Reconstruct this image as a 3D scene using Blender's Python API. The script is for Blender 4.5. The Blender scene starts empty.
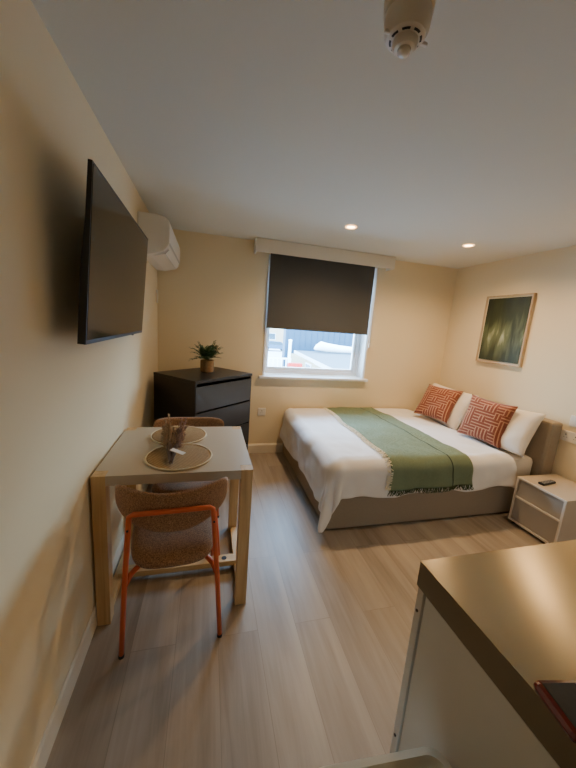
import bpy, bmesh, math, random
from mathutils import Vector, Matrix, noise
random.seed(7)
PI = math.pi
C = bpy.context.scene.collection
SC = bpy.context.scene

# ------------------------------------------------------------------ materials
def mat(name, col, rough=.6, metal=0., spec=.5, bump=0., bscale=200., var=0., vscale=8., stretch=(1,1,1), sheen=0., coat=0.):
    m = bpy.data.materials.new(name); m.use_nodes = True
    nt = m.node_tree; n = nt.nodes; L = nt.links
    b = n['Principled BSDF']
    b.inputs['Base Color'].default_value = (*col, 1)
    b.inputs['Roughness'].default_value = rough
    b.inputs['Metallic'].default_value = metal
    b.inputs['Specular IOR Level'].default_value = spec
    if sheen: b.inputs['Sheen Weight'].default_value = sheen
    if coat: b.inputs['Coat Weight'].default_value = coat
    tc = n.new('ShaderNodeTexCoord'); mp = n.new('ShaderNodeMapping')
    mp.inputs['Scale'].default_value = stretch
    L.new(tc.outputs['Object'], mp.inputs['Vector'])
    if var:
        nz = n.new('ShaderNodeTexNoise'); nz.inputs['Scale'].default_value = vscale; nz.inputs['Detail'].default_value = 5
        L.new(mp.outputs[0], nz.inputs['Vector'])
        mx = n.new('ShaderNodeMix'); mx.data_type = 'RGBA'
        mx.inputs[6].default_value = tuple(max(0, c*(1-var)) for c in col)+(1,)
        mx.inputs[7].default_value = tuple(min(1, c*(1+var)) for c in col)+(1,)
        L.new(nz.outputs['Fac'], mx.inputs[0]); L.new(mx.outputs[2], b.inputs['Base Color'])
    if bump:
        nb = n.new('ShaderNodeTexNoise'); nb.inputs['Scale'].default_value = bscale; nb.inputs['Detail'].default_value = 3
        L.new(mp.outputs[0], nb.inputs['Vector'])
        bp = n.new('ShaderNodeBump'); bp.inputs['Strength'].default_value = bump; bp.inputs['Distance'].default_value = .002
        L.new(nb.outputs['Fac'], bp.inputs['Height']); L.new(bp.outputs[0], b.inputs['Normal'])
    return m

def emit(name, col, s):
    m = bpy.data.materials.new(name); m.use_nodes = True
    b = m.node_tree.nodes['Principled BSDF']
    b.inputs['Base Color'].default_value = (*col, 1)
    b.inputs['Emission Color'].default_value = (*col, 1); b.inputs['Emission Strength'].default_value = s
    return m

def weave(name, c1, c2, scale, bump=.6, rough=.85, coord='Object', rings=False):
    m = bpy.data.materials.new(name); m.use_nodes = True
    nt = m.node_tree; n = nt.nodes; L = nt.links; b = n['Principled BSDF']
    b.inputs['Roughness'].default_value = rough; b.inputs['Specular IOR Level'].default_value = .2
    tc = n.new('ShaderNodeTexCoord')
    def wave(d, sc):
        w = n.new('ShaderNodeTexWave'); w.wave_type = 'RINGS' if d == 'R' else 'BANDS'
        if d == 'R': w.rings_direction = 'Z'
        else: w.bands_direction = d
        w.inputs['Scale'].default_value = sc; w.inputs['Distortion'].default_value = .6; w.inputs['Detail'].default_value = 1
        L.new(tc.outputs[coord], w.inputs['Vector']); return w
    if rings: a, c = wave('R', scale), wave('DIAGONAL', scale*.7)
    else: a, c = wave('X', scale), wave('Z' if coord == 'Object' else 'Y', scale)
    mul = n.new('ShaderNodeMath'); mul.operation = 'ADD'
    L.new(a.outputs['Fac'], mul.inputs[0]); L.new(c.outputs['Fac'], mul.inputs[1])
    nz = n.new('ShaderNodeTexNoise'); nz.inputs['Scale'].default_value = 60; L.new(tc.outputs[coord], nz.inputs['Vector'])
    ad = n.new('ShaderNodeMath'); ad.operation = 'MULTIPLY'; ad.inputs[1].default_value = .5
    L.new(mul.outputs[0], ad.inputs[0])
    av = n.new('ShaderNodeMath'); av.operation = 'MULTIPLY'; L.new(ad.outputs[0], av.inputs[0])
    a2 = n.new('ShaderNodeMath'); a2.operation = 'ADD'; a2.inputs[1].default_value = .45; L.new(nz.outputs['Fac'], a2.inputs[0]); L.new(a2.outputs[0], av.inputs[1])
    mx = n.new('ShaderNodeMix'); mx.data_type = 'RGBA'; mx.inputs[6].default_value = (*c1, 1); mx.inputs[7].default_value = (*c2, 1)
    L.new(av.outputs[0], mx.inputs[0]); L.new(mx.outputs[2], b.inputs['Base Color'])
    bp = n.new('ShaderNodeBump'); bp.inputs['Strength'].default_value = bump; bp.inputs['Distance'].default_value = .003
    L.new(av.outputs[0], bp.inputs['Height']); L.new(bp.outputs[0], b.inputs['Normal'])
    return m

def fabric(name, c1, c2, scale):
    m = bpy.data.materials.new(name); m.use_nodes = True
    nt = m.node_tree; n = nt.nodes; L = nt.links; b = n['Principled BSDF']
    b.inputs['Roughness'].default_value = .85; b.inputs['Sheen Weight'].default_value = .25
    tc = n.new('ShaderNodeTexCoord'); outs = []
    for st in ((1, .35, .35), (.35, 1, 1)):
        mp = n.new('ShaderNodeMapping'); mp.inputs['Scale'].default_value = st; L.new(tc.outputs['Object'], mp.inputs[0])
        nz = n.new('ShaderNodeTexNoise'); nz.inputs['Scale'].default_value = scale; nz.inputs['Detail'].default_value = 2; L.new(mp.outputs[0], nz.inputs[0]); outs.append(nz)
    ad = n.new('ShaderNodeMath'); ad.operation = 'ADD'; L.new(outs[0].outputs[0], ad.inputs[0]); L.new(outs[1].outputs[0], ad.inputs[1])
    mr = n.new('ShaderNodeMapRange'); mr.inputs[1].default_value = .75; mr.inputs[2].default_value = 1.3; L.new(ad.outputs[0], mr.inputs[0])
    mx = n.new('ShaderNodeMix'); mx.data_type = 'RGBA'; mx.inputs[6].default_value = (*c1, 1); mx.inputs[7].default_value = (*c2, 1)
    L.new(mr.outputs[0], mx.inputs[0]); L.new(mx.outputs[2], b.inputs['Base Color'])
    bp = n.new('ShaderNodeBump'); bp.inputs['Strength'].default_value = .6; bp.inputs['Distance'].default_value = .002
    L.new(ad.outputs[0], bp.inputs['Height']); L.new(bp.outputs[0], b.inputs['Normal'])
    return m

def wood(name, c1, c2, axis='Z', rough=.45, scale=1.):
    m = bpy.data.materials.new(name); m.use_nodes = True
    nt = m.node_tree; n = nt.nodes; L = nt.links; b = n['Principled BSDF']
    b.inputs['Roughness'].default_value = rough
    tc = n.new('ShaderNodeTexCoord'); mp = n.new('ShaderNodeMapping')
    s = [45*scale]*3; s['XYZ'.index(axis)] = 2.5*scale
    mp.inputs['Scale'].default_value = s
    L.new(tc.outputs['Object'], mp.inputs['Vector'])
    nz = n.new('ShaderNodeTexNoise'); nz.inputs['Scale'].default_value = 1.; nz.inputs['Detail'].default_value = 6; nz.inputs['Distortion'].default_value = .6
    L.new(mp.outputs[0], nz.inputs['Vector'])
    rp = n.new('ShaderNodeValToRGB'); rp.color_ramp.elements[0].position = .3; rp.color_ramp.elements[1].position = .7
    rp.color_ramp.elements[0].color = (*c1, 1); rp.color_ramp.elements[1].color = (*c2, 1)
    L.new(nz.outputs['Fac'], rp.inputs[0]); L.new(rp.outputs[0], b.inputs['Base Color'])
    return m

def floor_mat():
    m = bpy.data.materials.new('floor_planks'); m.use_nodes = True
    nt = m.node_tree; n = nt.nodes; L = nt.links; b = n['Principled BSDF']
    tc = n.new('ShaderNodeTexCoord'); mp = n.new('ShaderNodeMapping'); mp.inputs['Rotation'].default_value = (0, 0, PI/2)
    L.new(tc.outputs['Object'], mp.inputs['Vector'])
    br = n.new('ShaderNodeTexBrick'); br.offset = .37; br.offset_frequency = 2
    br.inputs['Color1'].default_value = (0, 0, 0, 1); br.inputs['Color2'].default_value = (1, 1, 1, 1); br.inputs['Mortar'].default_value = (.5, .5, .5, 1)
    br.inputs['Scale'].default_value = 1; br.inputs['Mortar Size'].default_value = .0013; br.inputs['Mortar Smooth'].default_value = .3
    br.inputs['Brick Width'].default_value = 1.25; br.inputs['Row Height'].default_value = .185; br.inputs['Bias'].default_value = 0
    L.new(mp.outputs[0], br.inputs['Vector'])
    # per-plank offset of the grain
    m2 = n.new('ShaderNodeMapping'); m2.inputs['Scale'].default_value = (20, 1.3, 20); L.new(tc.outputs['Object'], m2.inputs['Vector'])
    sc = n.new('ShaderNodeVectorMath'); sc.operation = 'SCALE'; sc.inputs[3].default_value = 17
    L.new(br.outputs['Color'], sc.inputs[0])
    ad = n.new('ShaderNodeVectorMath'); L.new(m2.outputs[0], ad.inputs[0]); L.new(sc.outputs[0], ad.inputs[1])
    nz = n.new('ShaderNodeTexNoise'); nz.inputs['Scale'].default_value = 1; nz.inputs['Detail'].default_value = 7; nz.inputs['Roughness'].default_value = .65; nz.inputs['Distortion'].default_value = .8
    L.new(ad.outputs[0], nz.inputs['Vector'])
    m3 = n.new('ShaderNodeMapping'); m3.inputs['Scale'].default_value = (7, .9, 7); L.new(tc.outputs['Object'], m3.inputs['Vector'])
    ad3 = n.new('ShaderNodeVectorMath'); L.new(m3.outputs[0], ad3.inputs[0]); L.new(sc.outputs[0], ad3.inputs[1])
    nz3 = n.new('ShaderNodeTexNoise'); nz3.inputs['Scale'].default_value = 1; nz3.inputs['Detail'].default_value = 4; L.new(ad3.outputs[0], nz3.inputs['Vector'])
    rp = n.new('ShaderNodeValToRGB')
    rp.color_ramp.elements[0].position = .28; rp.color_ramp.elements[0].color = (.185, .142, .104, 1)
    rp.color_ramp.elements[1].position = .74; rp.color_ramp.elements[1].color = (.47, .395, .315, 1)
    e = rp.color_ramp.elements.new(.5); e.color = (.345, .283, .222, 1)
    mm = n.new('ShaderNodeMix'); mm.inputs[0].default_value = .58
    L.new(nz.outputs['Fac'], mm.inputs[2]); L.new(nz3.outputs['Fac'], mm.inputs[3])
    L.new(mm.outputs[0], rp.inputs[0])
    # plank tone
    tone = n.new('ShaderNodeMapRange'); tone.inputs[3].default_value = .92; tone.inputs[4].default_value = 1.08
    L.new(br.outputs['Color'], tone.inputs[0])
    mul = n.new('ShaderNodeMix'); mul.data_type = 'RGBA'; mul.blend_type = 'MULTIPLY'; mul.inputs[0].default_value = 1
    L.new(rp.outputs[0], mul.inputs[6]); L.new(tone.outputs[0], mul.inputs[7])
    mo = n.new('ShaderNodeMix'); mo.data_type = 'RGBA'; mo.inputs[7].default_value = (.15, .11, .08, 1)
    fm = n.new('ShaderNodeMath'); fm.operation = 'MULTIPLY'; fm.inputs[1].default_value = .55
    L.new(br.outputs['Fac'], fm.inputs[0]); L.new(fm.outputs[0], mo.inputs[0]); L.new(mul.outputs[2], mo.inputs[6]); L.new(mo.outputs[2], b.inputs['Base Color'])
    b.inputs['Roughness'].default_value = .40; b.inputs['Specular IOR Level'].default_value = .5
    bp = n.new('ShaderNodeBump'); bp.inputs['Strength'].default_value = .15; bp.inputs['Distance'].default_value = .001
    L.new(nz.outputs['Fac'], bp.inputs['Height']); L.new(bp.outputs[0], b.inputs['Normal'])
    return m

def cushion_mat():
    m = bpy.data.materials.new('rust_maze_fabric'); m.use_nodes = True
    nt = m.node_tree; n = nt.nodes; L = nt.links; b = n['Principled BSDF']
    b.inputs['Roughness'].default_value = .9; b.inputs['Sheen Weight'].default_value = .2
    tc = n.new('ShaderNodeTexCoord')
    sx = n.new('ShaderNodeSeparateXYZ'); L.new(tc.outputs['UV'], sx.inputs[0])
    N = 7.
    def math_(op, a, bb=None):
        k = n.new('ShaderNodeMath'); k.operation = op
        for i, v in enumerate((a, bb)):
            if v is None: continue
            if isinstance(v, (int, float)): k.inputs[i].default_value = v
            else: L.new(v, k.inputs[i])
        return k.outputs[0]
    def stripe(s):
        f = math_('FRACT', math_('ADD', math_('MULTIPLY', s, N*2.), .05))
        return math_('LESS_THAN', f, .34)
    fu, fv = math_('FLOOR', math_('MULTIPLY', sx.outputs[0], N)), math_('FLOOR', math_('MULTIPLY', sx.outputs[1], N))
    cb = n.new('ShaderNodeCombineXYZ'); L.new(fu, cb.inputs[0]); L.new(fv, cb.inputs[1])
    wn = n.new('ShaderNodeTexWhiteNoise'); wn.noise_dimensions = '3D'; L.new(cb.outputs[0], wn.inputs['Vector'])
    sel = math_('GREATER_THAN', wn.outputs['Value'], .5)
    mx = n.new('ShaderNodeMix'); L.new(sel, mx.inputs[0]); L.new(stripe(sx.outputs[0]), mx.inputs[2]); L.new(stripe(sx.outputs[1]), mx.inputs[3])
    nz = n.new('ShaderNodeTexNoise'); nz.inputs['Scale'].default_value = 30; L.new(tc.outputs['UV'], nz.inputs['Vector'])
    fac = math_('MULTIPLY', mx.outputs[0], math_('ADD', nz.outputs['Fac'], .35))
    mc = n.new('ShaderNodeMix'); mc.data_type = 'RGBA'; mc.inputs[6].default_value = (.19, .042, .016, 1); mc.inputs[7].default_value = (.50, .25, .145, 1)
    L.new(fac, mc.inputs[0]); L.new(mc.outputs[2], b.inputs['Base Color'])
    return m

def art_mat():
    m = bpy.data.materials.new('green_abstract_print'); m.use_nodes = True
    nt = m.node_tree; n = nt.nodes; L = nt.links; b = n['Principled BSDF']; b.inputs['Roughness'].default_value = .5
    tc = n.new('ShaderNodeTexCoord'); mp = n.new('ShaderNodeMapping'); mp.inputs['Scale'].default_value = (1, 14, 2.6)
    L.new(tc.outputs['Object'], mp.inputs[0])
    nz = n.new('ShaderNodeTexNoise'); nz.inputs['Scale'].default_value = 1; nz.inputs['Detail'].default_value = 5; nz.inputs['Distortion'].default_value = .4
    L.new(mp.outputs[0], nz.inputs[0])
    m2 = n.new('ShaderNodeMapping'); m2.inputs['Scale'].default_value = (1, 3.2, 2.6); m2.inputs['Location'].default_value = (3.1, .4, 1.2); L.new(tc.outputs['Object'], m2.inputs[0])
    n2 = n.new('ShaderNodeTexNoise'); n2.inputs['Scale'].default_value = 1; n2.inputs['Detail'].default_value = 2; L.new(m2.outputs[0], n2.inputs[0])
    # a bright band low in the middle of the sheet
    sp = n.new('ShaderNodeSeparateXYZ'); L.new(tc.outputs['Object'], sp.inputs[0])
    def mth(op, a, c):
        k = n.new('ShaderNodeMath'); k.operation = op
        for i, v in enumerate((a, c)):
            if isinstance(v, (int, float)): k.inputs[i].default_value = v
            else: L.new(v, k.inputs[i])
        return k.outputs[0]
    zz = mth('MULTIPLY', mth('ADD', sp.outputs[2], .07), 4.2)
    band = mth('DIVIDE', 1., mth('ADD', 1., mth('MULTIPLY', zz, zz)))
    f = mth('MULTIPLY', mth('ADD', mth('MULTIPLY', nz.outputs['Fac'], .95), mth('MULTIPLY', n2.outputs['Fac'], .55)), mth('ADD', mth('MULTIPLY', band, .62), .38))
    rp = n.new('ShaderNodeValToRGB'); el = rp.color_ramp.elements
    el[0].position = .36; el[0].color = (.012, .018, .007, 1)
    el[1].position = .95; el[1].color = (.50, .54, .38, 1)
    e = el.new(.6); e.color = (.028, .042, .015, 1)
    e = el.new(.8); e.color = (.12, .15, .07, 1)
    L.new(f, rp.inputs[0]); L.new(rp.outputs[0], b.inputs['Base Color'])
    return m

def glass_mat():
    m = bpy.data.materials.new('window_glass'); m.use_nodes = True
    nt = m.node_tree; n = nt.nodes; L = nt.links
    n.remove(n['Principled BSDF'])
    tr = n.new('ShaderNodeBsdfTransparent'); tr.inputs[0].default_value = (.95, .98, 1, 1)
    gl = n.new('ShaderNodeBsdfGlossy'); gl.inputs['Roughness'].default_value = .02
    fr = n.new('ShaderNodeFresnel'); fr.inputs[0].default_value = 1.2
    mx = n.new('ShaderNodeMixShader'); L.new(fr.outputs[0], mx.inputs[0]); L.new(tr.outputs[0], mx.inputs[1]); L.new(gl.outputs[0], mx.inputs[2])
    L.new(mx.outputs[0], n['Material Output'].inputs[0])
    return m

def brushed(name, col, rough=.25):
    m = mat(name, col, rough=rough, metal=1.)
    nt = m.node_tree; n = nt.nodes; L = nt.links; b = n['Principled BSDF']
    b.inputs['Anisotropic'].default_value = .75; b.inputs['Anisotropic Rotation'].default_value = .25
    tg_ = n.new('ShaderNodeTangent'); tg_.direction_type = 'RADIAL'; tg_.axis = 'Y'; L.new(tg_.outputs[0], b.inputs['Tangent'])
    tc = n.new('ShaderNodeTexCoord'); mp = n.new('ShaderNodeMapping'); mp.inputs['Scale'].default_value = (6, 500, 500)
    L.new(tc.outputs['Object'], mp.inputs[0])
    nz = n.new('ShaderNodeTexNoise'); nz.inputs['Scale'].default_value = 1; nz.inputs['Detail'].default_value = 3; L.new(mp.outputs[0], nz.inputs[0])
    bp = n.new('ShaderNodeBump'); bp.inputs['Strength'].default_value = .0; bp.inputs['Distance'].default_value = .001
    L.new(nz.outputs[0], bp.inputs['Height'])
    n2 = n.new('ShaderNodeTexNoise'); n2.inputs['Scale'].default_value = 5; L.new(tc.outputs['Object'], n2.inputs[0])
    mr = n.new('ShaderNodeMapRange'); mr.inputs[3].default_value = rough-.02; mr.inputs[4].default_value = rough+.03
    L.new(n2.outputs[0], mr.inputs[0]); L.new(mr.outputs[0], b.inputs['Roughness'])
    return m

M = dict(
    wall=mat('cream_wall_paint', (.80, .685, .475), .75, bump=.12, bscale=180, var=.02, vscale=2, spec=.3),
    ceil=mat('ceiling_paint', (.70, .68, .595), .85, bump=.08, bscale=150, spec=.2),
    trimw=mat('trim_paint', (.80, .72, .58), .45),
    upvc=mat('white_upvc', (.86, .88, .90), .35),
    sillw=mat('white_sill_paint', (.85, .83, .80), .4),
    pelm=mat('pelmet_paint', (.78, .74, .66), .6),
    blind=weave('charcoal_blind', (.082, .083, .084), (.112, .113, .113), 300, .15, .8),
    cord=mat('white_plastic_chain', (.85, .82, .78), .4),
    floor=floor_mat(), glass=glass_mat(),
    oak=wood('oak', (.50, .31, .13), (.68, .47, .23), 'Z'),
    oaky=wood('oak_rail', (.50, .32, .14), (.66, .47, .24), 'Y'),
    oakx=wood('oak_plank', (.50, .32, .14), (.66, .47, .24), 'X'),
    top=mat('greige_tabletop', (.50, .43, .335), .42, var=.03, vscale=5),
    orange=mat('orange_metal', (.60, .112, .036), .38, var=.06, vscale=20),
    chairfab=fabric('brown_woven_fabric', (.135, .058, .022), (.47, .26, .125), 420.),
    rubber=mat('dark_rubber', (.02, .02, .02), .7),
    screw=mat('dark_screw', (.06, .05, .045), .4, metal=.8),
    mat_=weave('seagrass', (.20, .115, .045), (.54, .37, .18), 55, .9, rings=True),
    matrim=mat('pale_rope', (.70, .60, .42), .8, bump=.5, bscale=120),
    plume=mat('dried_plume', (.36, .24, .14), .95, var=.35, vscale=30),
    plume2=mat('dried_purple', (.30, .20, .18), .95, var=.3, vscale=30),
    stem=mat('dried_stem', (.18, .12, .09), .9),
    tag=mat('white_card', (.85, .82, .80), .6),
    blk=wood('black_brown', (.009, .008, .008), (.016, .0145, .014), 'X', .38),
    blkd=mat('black_brown_window_sheen', (.042, .047, .057), .36, var=.12, vscale=10, stretch=(1, 1, 12)),  # drawer fronts lighter and bluer than the carcass: window sheen put into the colour
    potm=weave('woven_pot', (.17, .10, .05), (.40, .26, .13), 70, .6),
    soil=mat('soil', (.03, .02, .015), .95),
    leaf=mat('fern_leaf', (.062, .125, .055), .5, var=.45, vscale=14),
    tvb=mat('black_plastic', (.008, .008, .009), .4),
    scr=mat('tv_screen', (.010, .010, .011), .12, spec=.5),
    acw=mat('white_abs', (.78, .74, .67), .4),
    acg=mat('grey_slot', (.52, .49, .45), .5),
    taupe=weave('taupe_upholstery', (.29, .235, .175), (.36, .30, .225), 260, .2),
    linen=mat('white_linen', (.80, .785, .775), .85, bump=.15, bscale=350, sheen=.15),
    sheet=mat('white_sheet', (.72, .67, .60), .85, bump=.1, bscale=350),
    pillow=mat('white_pillowcase', (.78, .72, .65), .85, bump=.12, bscale=300, sheen=.1),
    throw=weave('green_throw', (.145, .195, .120), (.225, .285, .185), 160, .5),
    seam=mat('dark_green_seam', (.028, .045, .028), .9),
    fringe=mat('cream_fringe', (.78, .75, .62), .9),
    fringeg=mat('green_fringe', (.05, .08, .035), .9),
    cush=cushion_mat(),
    nsw=mat('light_nightstand', (.74, .68, .60), .5),
    nst=mat('taupe_nightstand_top', (.50, .41, .31), .5, var=.05, vscale=8),
    nsd=mat('grey_drawer_front', (.39, .345, .29), .5),
    art=art_mat(), frame=wood('pale_oak_frame', (.42, .31, .19), (.56, .43, .28), 'Z'),
    mount=mat('cream_mount', (.74, .68, .56), .7),
    plate=mat('white_faceplate', (.80, .76, .70), .35),
    hole=mat('socket_hole', (.02, .02, .02), .6),
    steel=brushed('brushed_worktop', (.42, .35, .235)),
    steel_e=mat('worktop_edge', (.20, .155, .095), .45, metal=.35, var=.08, vscale=6),  # same metal as the surface, floor reflection put in as a darker brown
    cab=mat('white_cabinet', (.66, .63, .57), .45),
    bin=mat('white_bin_plastic', (.74, .72, .64), .4),
    red=mat('dark_red_gloss', (.15, .008, .006), .12, coat=.6),
    dark=mat('dark_slab', (.030, .028, .026), .5, var=.4, vscale=120),
    smoke=mat('aged_white_plastic', (.64, .55, .40), .45),
    smoke2=mat('ivory_plastic', (.70, .63, .53), .45),
    clear=mat('clear_dome', (.72, .70, .66), .12, coat=.5),
    dlrim=emit('downlight_rim_halo', (1., .55, .24), 1.6),  # trim ring is no lamp; own glow stands in for the warm halo
    dl=emit('downlight_glow', (1., .60, .28), 14.),
    conc=mat('outdoor_ground', (.50, .52, .54), .9, var=.15, vscale=.8),
    blue=mat('blue_cladding', (.005, .042, .085), .6, var=.15, vscale=1),
    roofm=mat('grey_felt_roof', (.062, .088, .105), .8, var=.12, vscale=1),
    fascia=mat('white_fascia', (.50, .54, .57), .5),
    beige=mat('beige_render', (.30, .23, .15), .85, var=.08, vscale=2),
    brick=mat('pale_brick', (.40, .29, .20), .85, var=.15, vscale=1.5),
    tarp=mat('white_tarpaulin', (.85, .86, .88), .5),
    carp=mat('blue_car_paint', (.03, .08, .14), .3, coat=.5),
    redp=mat('red_barrier', (.50, .010, .005), .5),
    dkglass=mat('dark_glazing', (.05, .08, .10), .1),
)

# ------------------------------------------------------------------ mesh helpers
class MB:
    def __init__(s): s.bm = bmesh.new()
    def box(s, a, b, bev=0., mtx=None):
        a, b = Vector(a), Vector(b)
        r = bmesh.ops.create_cube(s.bm, size=1)
        vs = r['verts']
        for v in vs: v.co = Vector([(a[i]+b[i])/2 + v.co[i]*abs(b[i]-a[i]) for i in range(3)])
        if bev > 0:
            es = list({e for v in vs for e in v.link_edges})
            o = bmesh.ops.bevel(s.bm, geom=es, offset=bev, segments=2, affect='EDGES', profile=.5)
            vs = list({v for f in o['faces'] for v in f.verts} | {v for v in vs if v.is_valid})
        if mtx is not None:
            bmesh.ops.transform(s.bm, matrix=mtx, verts=vs)
        return s
    def cyl(s, p, q, r1, r2=None, n=20, cap=True):
        p, q = Vector(p), Vector(q); r2 = r1 if r2 is None else r2
        d = q-p; z = d.normalized(); x = z.orthogonal().normalized(); y = z.cross(x)
        A = [s.bm.verts.new(p+(x*math.cos(2*PI*i/n)+y*math.sin(2*PI*i/n))*r1) for i in range(n)]
        B = [s.bm.verts.new(q+(x*math.cos(2*PI*i/n)+y*math.sin(2*PI*i/n))*r2) for i in range(n)]
        for i in range(n): s.bm.faces.new((A[i], A[(i+1) % n], B[(i+1) % n], B[i]))
        if cap: s.bm.faces.new(A[::-1]); s.bm.faces.new(B)
        return s
    def tube(s, pts, r, n=8, closed=False):
        pts = [Vector(p) for p in pts]; rings = []
        rr = r if isinstance(r, (list, tuple)) else [r]*len(pts)
        up = None
        for i, p in enumerate(pts):
            a = pts[i-1] if i > 0 else p; b = pts[i+1] if i < len(pts)-1 else p
            t = (b-a).normalized()
            if up is None: up = t.orthogonal().normalized()
            x = (up - t*up.dot(t)).normalized(); y = t.cross(x); up = x
            rings.append([s.bm.verts.new(p+(x*math.cos(2*PI*k/n)+y*math.sin(2*PI*k/n))*rr[i]) for k in range(n)])
        for A, B in zip(rings, rings[1:]):
            for k in range(n): s.bm.faces.new((A[k], A[(k+1) % n], B[(k+1) % n], B[k]))
        s.bm.faces.new(rings[0][::-1]); s.bm.faces.new(rings[-1])
        return s
    def lathe(s, prof, c=(0, 0, 0), n=32):
        c = Vector(c); rings = []
        for r, z in prof:
            rings.append([s.bm.verts.new(c+Vector((max(r, 1e-5)*math.cos(2*PI*i/n), max(r, 1e-5)*math.sin(2*PI*i/n), z))) for i in range(n)])
        for A, B in zip(rings, rings[1:]):
            for i in range(n): s.bm.faces.new((A[i], A[(i+1) % n], B[(i+1) % n], B[i]))
        s.bm.faces.new(rings[0][::-1]); s.bm.faces.new(rings[-1])
        return s
    def prism(s, poly, axis, a, b):
        """poly of 2D points in the two other axes (in xyz order), extruded along axis."""
        i = 'xyz'.index(axis); o = [k for k in range(3) if k != i]
        def V(p, t):
            v = [0, 0, 0]; v[o[0]], v[o[1]] = p; v[i] = t; return s.bm.verts.new(v)
        A = [V(p, a) for p in poly]; B = [V(p, b) for p in poly]; n = len(poly)
        for k in range(n): s.bm.faces.new((A[k], A[(k+1) % n], B[(k+1) % n], B[k]))
        s.bm.faces.new(A[::-1]); s.bm.faces.new(B)
        return s
    def quad(s, *p):
        s.bm.faces.new([s.bm.verts.new(q) for q in p]); return s
    def grid(s, fn, nu, nv, uv=False):
        vs = [[s.bm.verts.new(fn(i/nu, j/nv)) for j in range(nv+1)] for i in range(nu+1)]
        lay = s.bm.loops.layers.uv.verify() if uv else None
        for i in range(nu):
            for j in range(nv):
                f = s.bm.faces.new((vs[i][j], vs[i+1][j], vs[i+1][j+1], vs[i][j+1]))
                if uv:
                    for l, (a, b) in zip(f.loops, ((i, j), (i+1, j), (i+1, j+1), (i, j+1))): l[lay].uv = (a/nu, b/nv)
        return s
    def build(s, name, m, parent=None, smooth=False, recalc=True, weld=0.):
        if weld: bmesh.ops.remove_doubles(s.bm, verts=s.bm.verts, dist=weld)
        if recalc: bmesh.ops.recalc_face_normals(s.bm, faces=s.bm.faces)
        me = bpy.data.meshes.new(name); s.bm.to_mesh(me); s.bm.free()
        o = bpy.data.objects.new(name, me); C.objects.link(o)
        me.materials.append(m)
        if smooth:
            for p in me.polygons: p.use_smooth = True
            if smooth == 'auto':
                md = o.modifiers.new('edge_split', 'EDGE_SPLIT'); md.split_angle = math.radians(40)
        if parent is not None: o.parent = parent
        return o

def tag(o, label, cat, group=None):
    o['label'] = label; o['category'] = cat
    if group: o['group'] = group
    return o
def thing(name, label, cat, loc=(0, 0, 0), rz=0., group=None):
    o = bpy.data.objects.new(name, None); C.objects.link(o); o.empty_display_size = .1
    o.location = loc; o.rotation_euler = (0, 0, rz)
    return tag(o, label, cat, group)
def struct(o): o['kind'] = 'structure'; return o
def dup(root, loc, rz, label):
    r = root.copy(); C.objects.link(r); r.location = loc; r.rotation_euler = (0, 0, rz); r['label'] = label
    for ch in list(root.children):
        c = ch.copy(); C.objects.link(c); c.parent = r
        for g in ch.children:
            d = g.copy(); C.objects.link(d); d.parent = c
    return r

# ------------------------------------------------------------------ room
W, D, H, Y0 = 3.31, 3.32, 2.233, -2.3
WX0, WX1, WZ0, WZ1, RV = 1.070, 2.237, .886, 2.12, .15   # window opening and reveal depth
struct(MB().box((-.2, Y0-.2, -.12), (W+.2, D+.2, 0)).build('floor', M['floor']))
struct(MB().box((-.2, Y0-.2, H), (W+.2, D+.2, H+.15)).build('ceiling', M['ceil']))
struct(MB().box((-.2, Y0-.2, 0), (0, D+.2, H)).build('wall_left', M['wall']))
struct(MB().box((W, Y0-.2, 0), (W+.2, D+.2, H)).build('wall_right', M['wall']))
struct(MB().box((0, Y0-.2, 0), (W, Y0, H)).build('wall_front', M['wall']))
struct(MB().box((0, D, 0), (WX0, D+.25, H)).box((WX1, D, 0), (W, D+.25, H)).box((WX0, D, 0), (WX1, D+.25, WZ0-.03)).box((WX0, D, WZ1), (WX1, D+.25, H)).build('wall_back', M['wall']))
def skirting(a, b, axis, side):
    t, h = (.018 if axis == 'x' or side < 0 else .008), .105
    mb = MB()
    if axis == 'x':
        mb.prism([(D-t, 0), (D, 0), (D, h), (D-t*.4, h), (D-t, h-.015)], 'x', a, b)
    else:
        x = 0 if side > 0 else W
        mb.prism([(x+side*t, 0), (x, 0), (x, h), (x+side*t*.4, h), (x+side*t, h-.015)], 'y', a, b)
    return mb
struct(skirting(.02, W-.02, 'x', 0).build('baseboard_back', M['trimw']))
struct(skirting(Y0, D, 'y', 1).build('baseboard_left', M['trimw']))
struct(skirting(.7, D, 'y', -1).build('baseboard_right', M['trimw']))

# window: casement, pane, sill, side beads
win = bpy.data.objects.new('window_1', None); C.objects.link(win); win.location = ((WX0+WX1)/2, D+RV, WZ0); struct(win)
def wl(p): return Vector(p)-Vector(win.location)
fr = MB(); f0, f1 = D+RV, D+RV+.06
fr.box(wl((WX0, f0, WZ0)), wl((WX0+.035, f1, WZ1)), .004).box(wl((WX1-.045, f0, WZ0)), wl((WX1, f1, WZ1)), .004)
fr.box(wl((WX0+.035, f0, WZ0)), wl((WX1-.045, f1, WZ0+.045)), .004).box(wl((WX0+.035, f0, WZ1-.045)), wl((WX1-.045, f1, WZ1)), .004)
fr.build('window_frame', M['upvc'], win)
sash = MB(); a, b, z0, z1 = WX0+.035, WX1-.045, WZ0+.045, WZ1-.045
sash.box(wl((a, f0+.012, z0)), wl((a+.028, f1-.005, z1)), .003).box(wl((b-.028, f0+.012, z0)), wl((b, f1-.005, z1)), .003)
sash.box(wl((a+.028, f0+.012, z0)), wl((b-.028, f1-.005, z0+.03)), .003).box(wl((a+.028, f0+.012, z1-.03)), wl((b-.028, f1-.005, z1)), .003)
sash.build('sash', M['upvc'], win)
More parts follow.
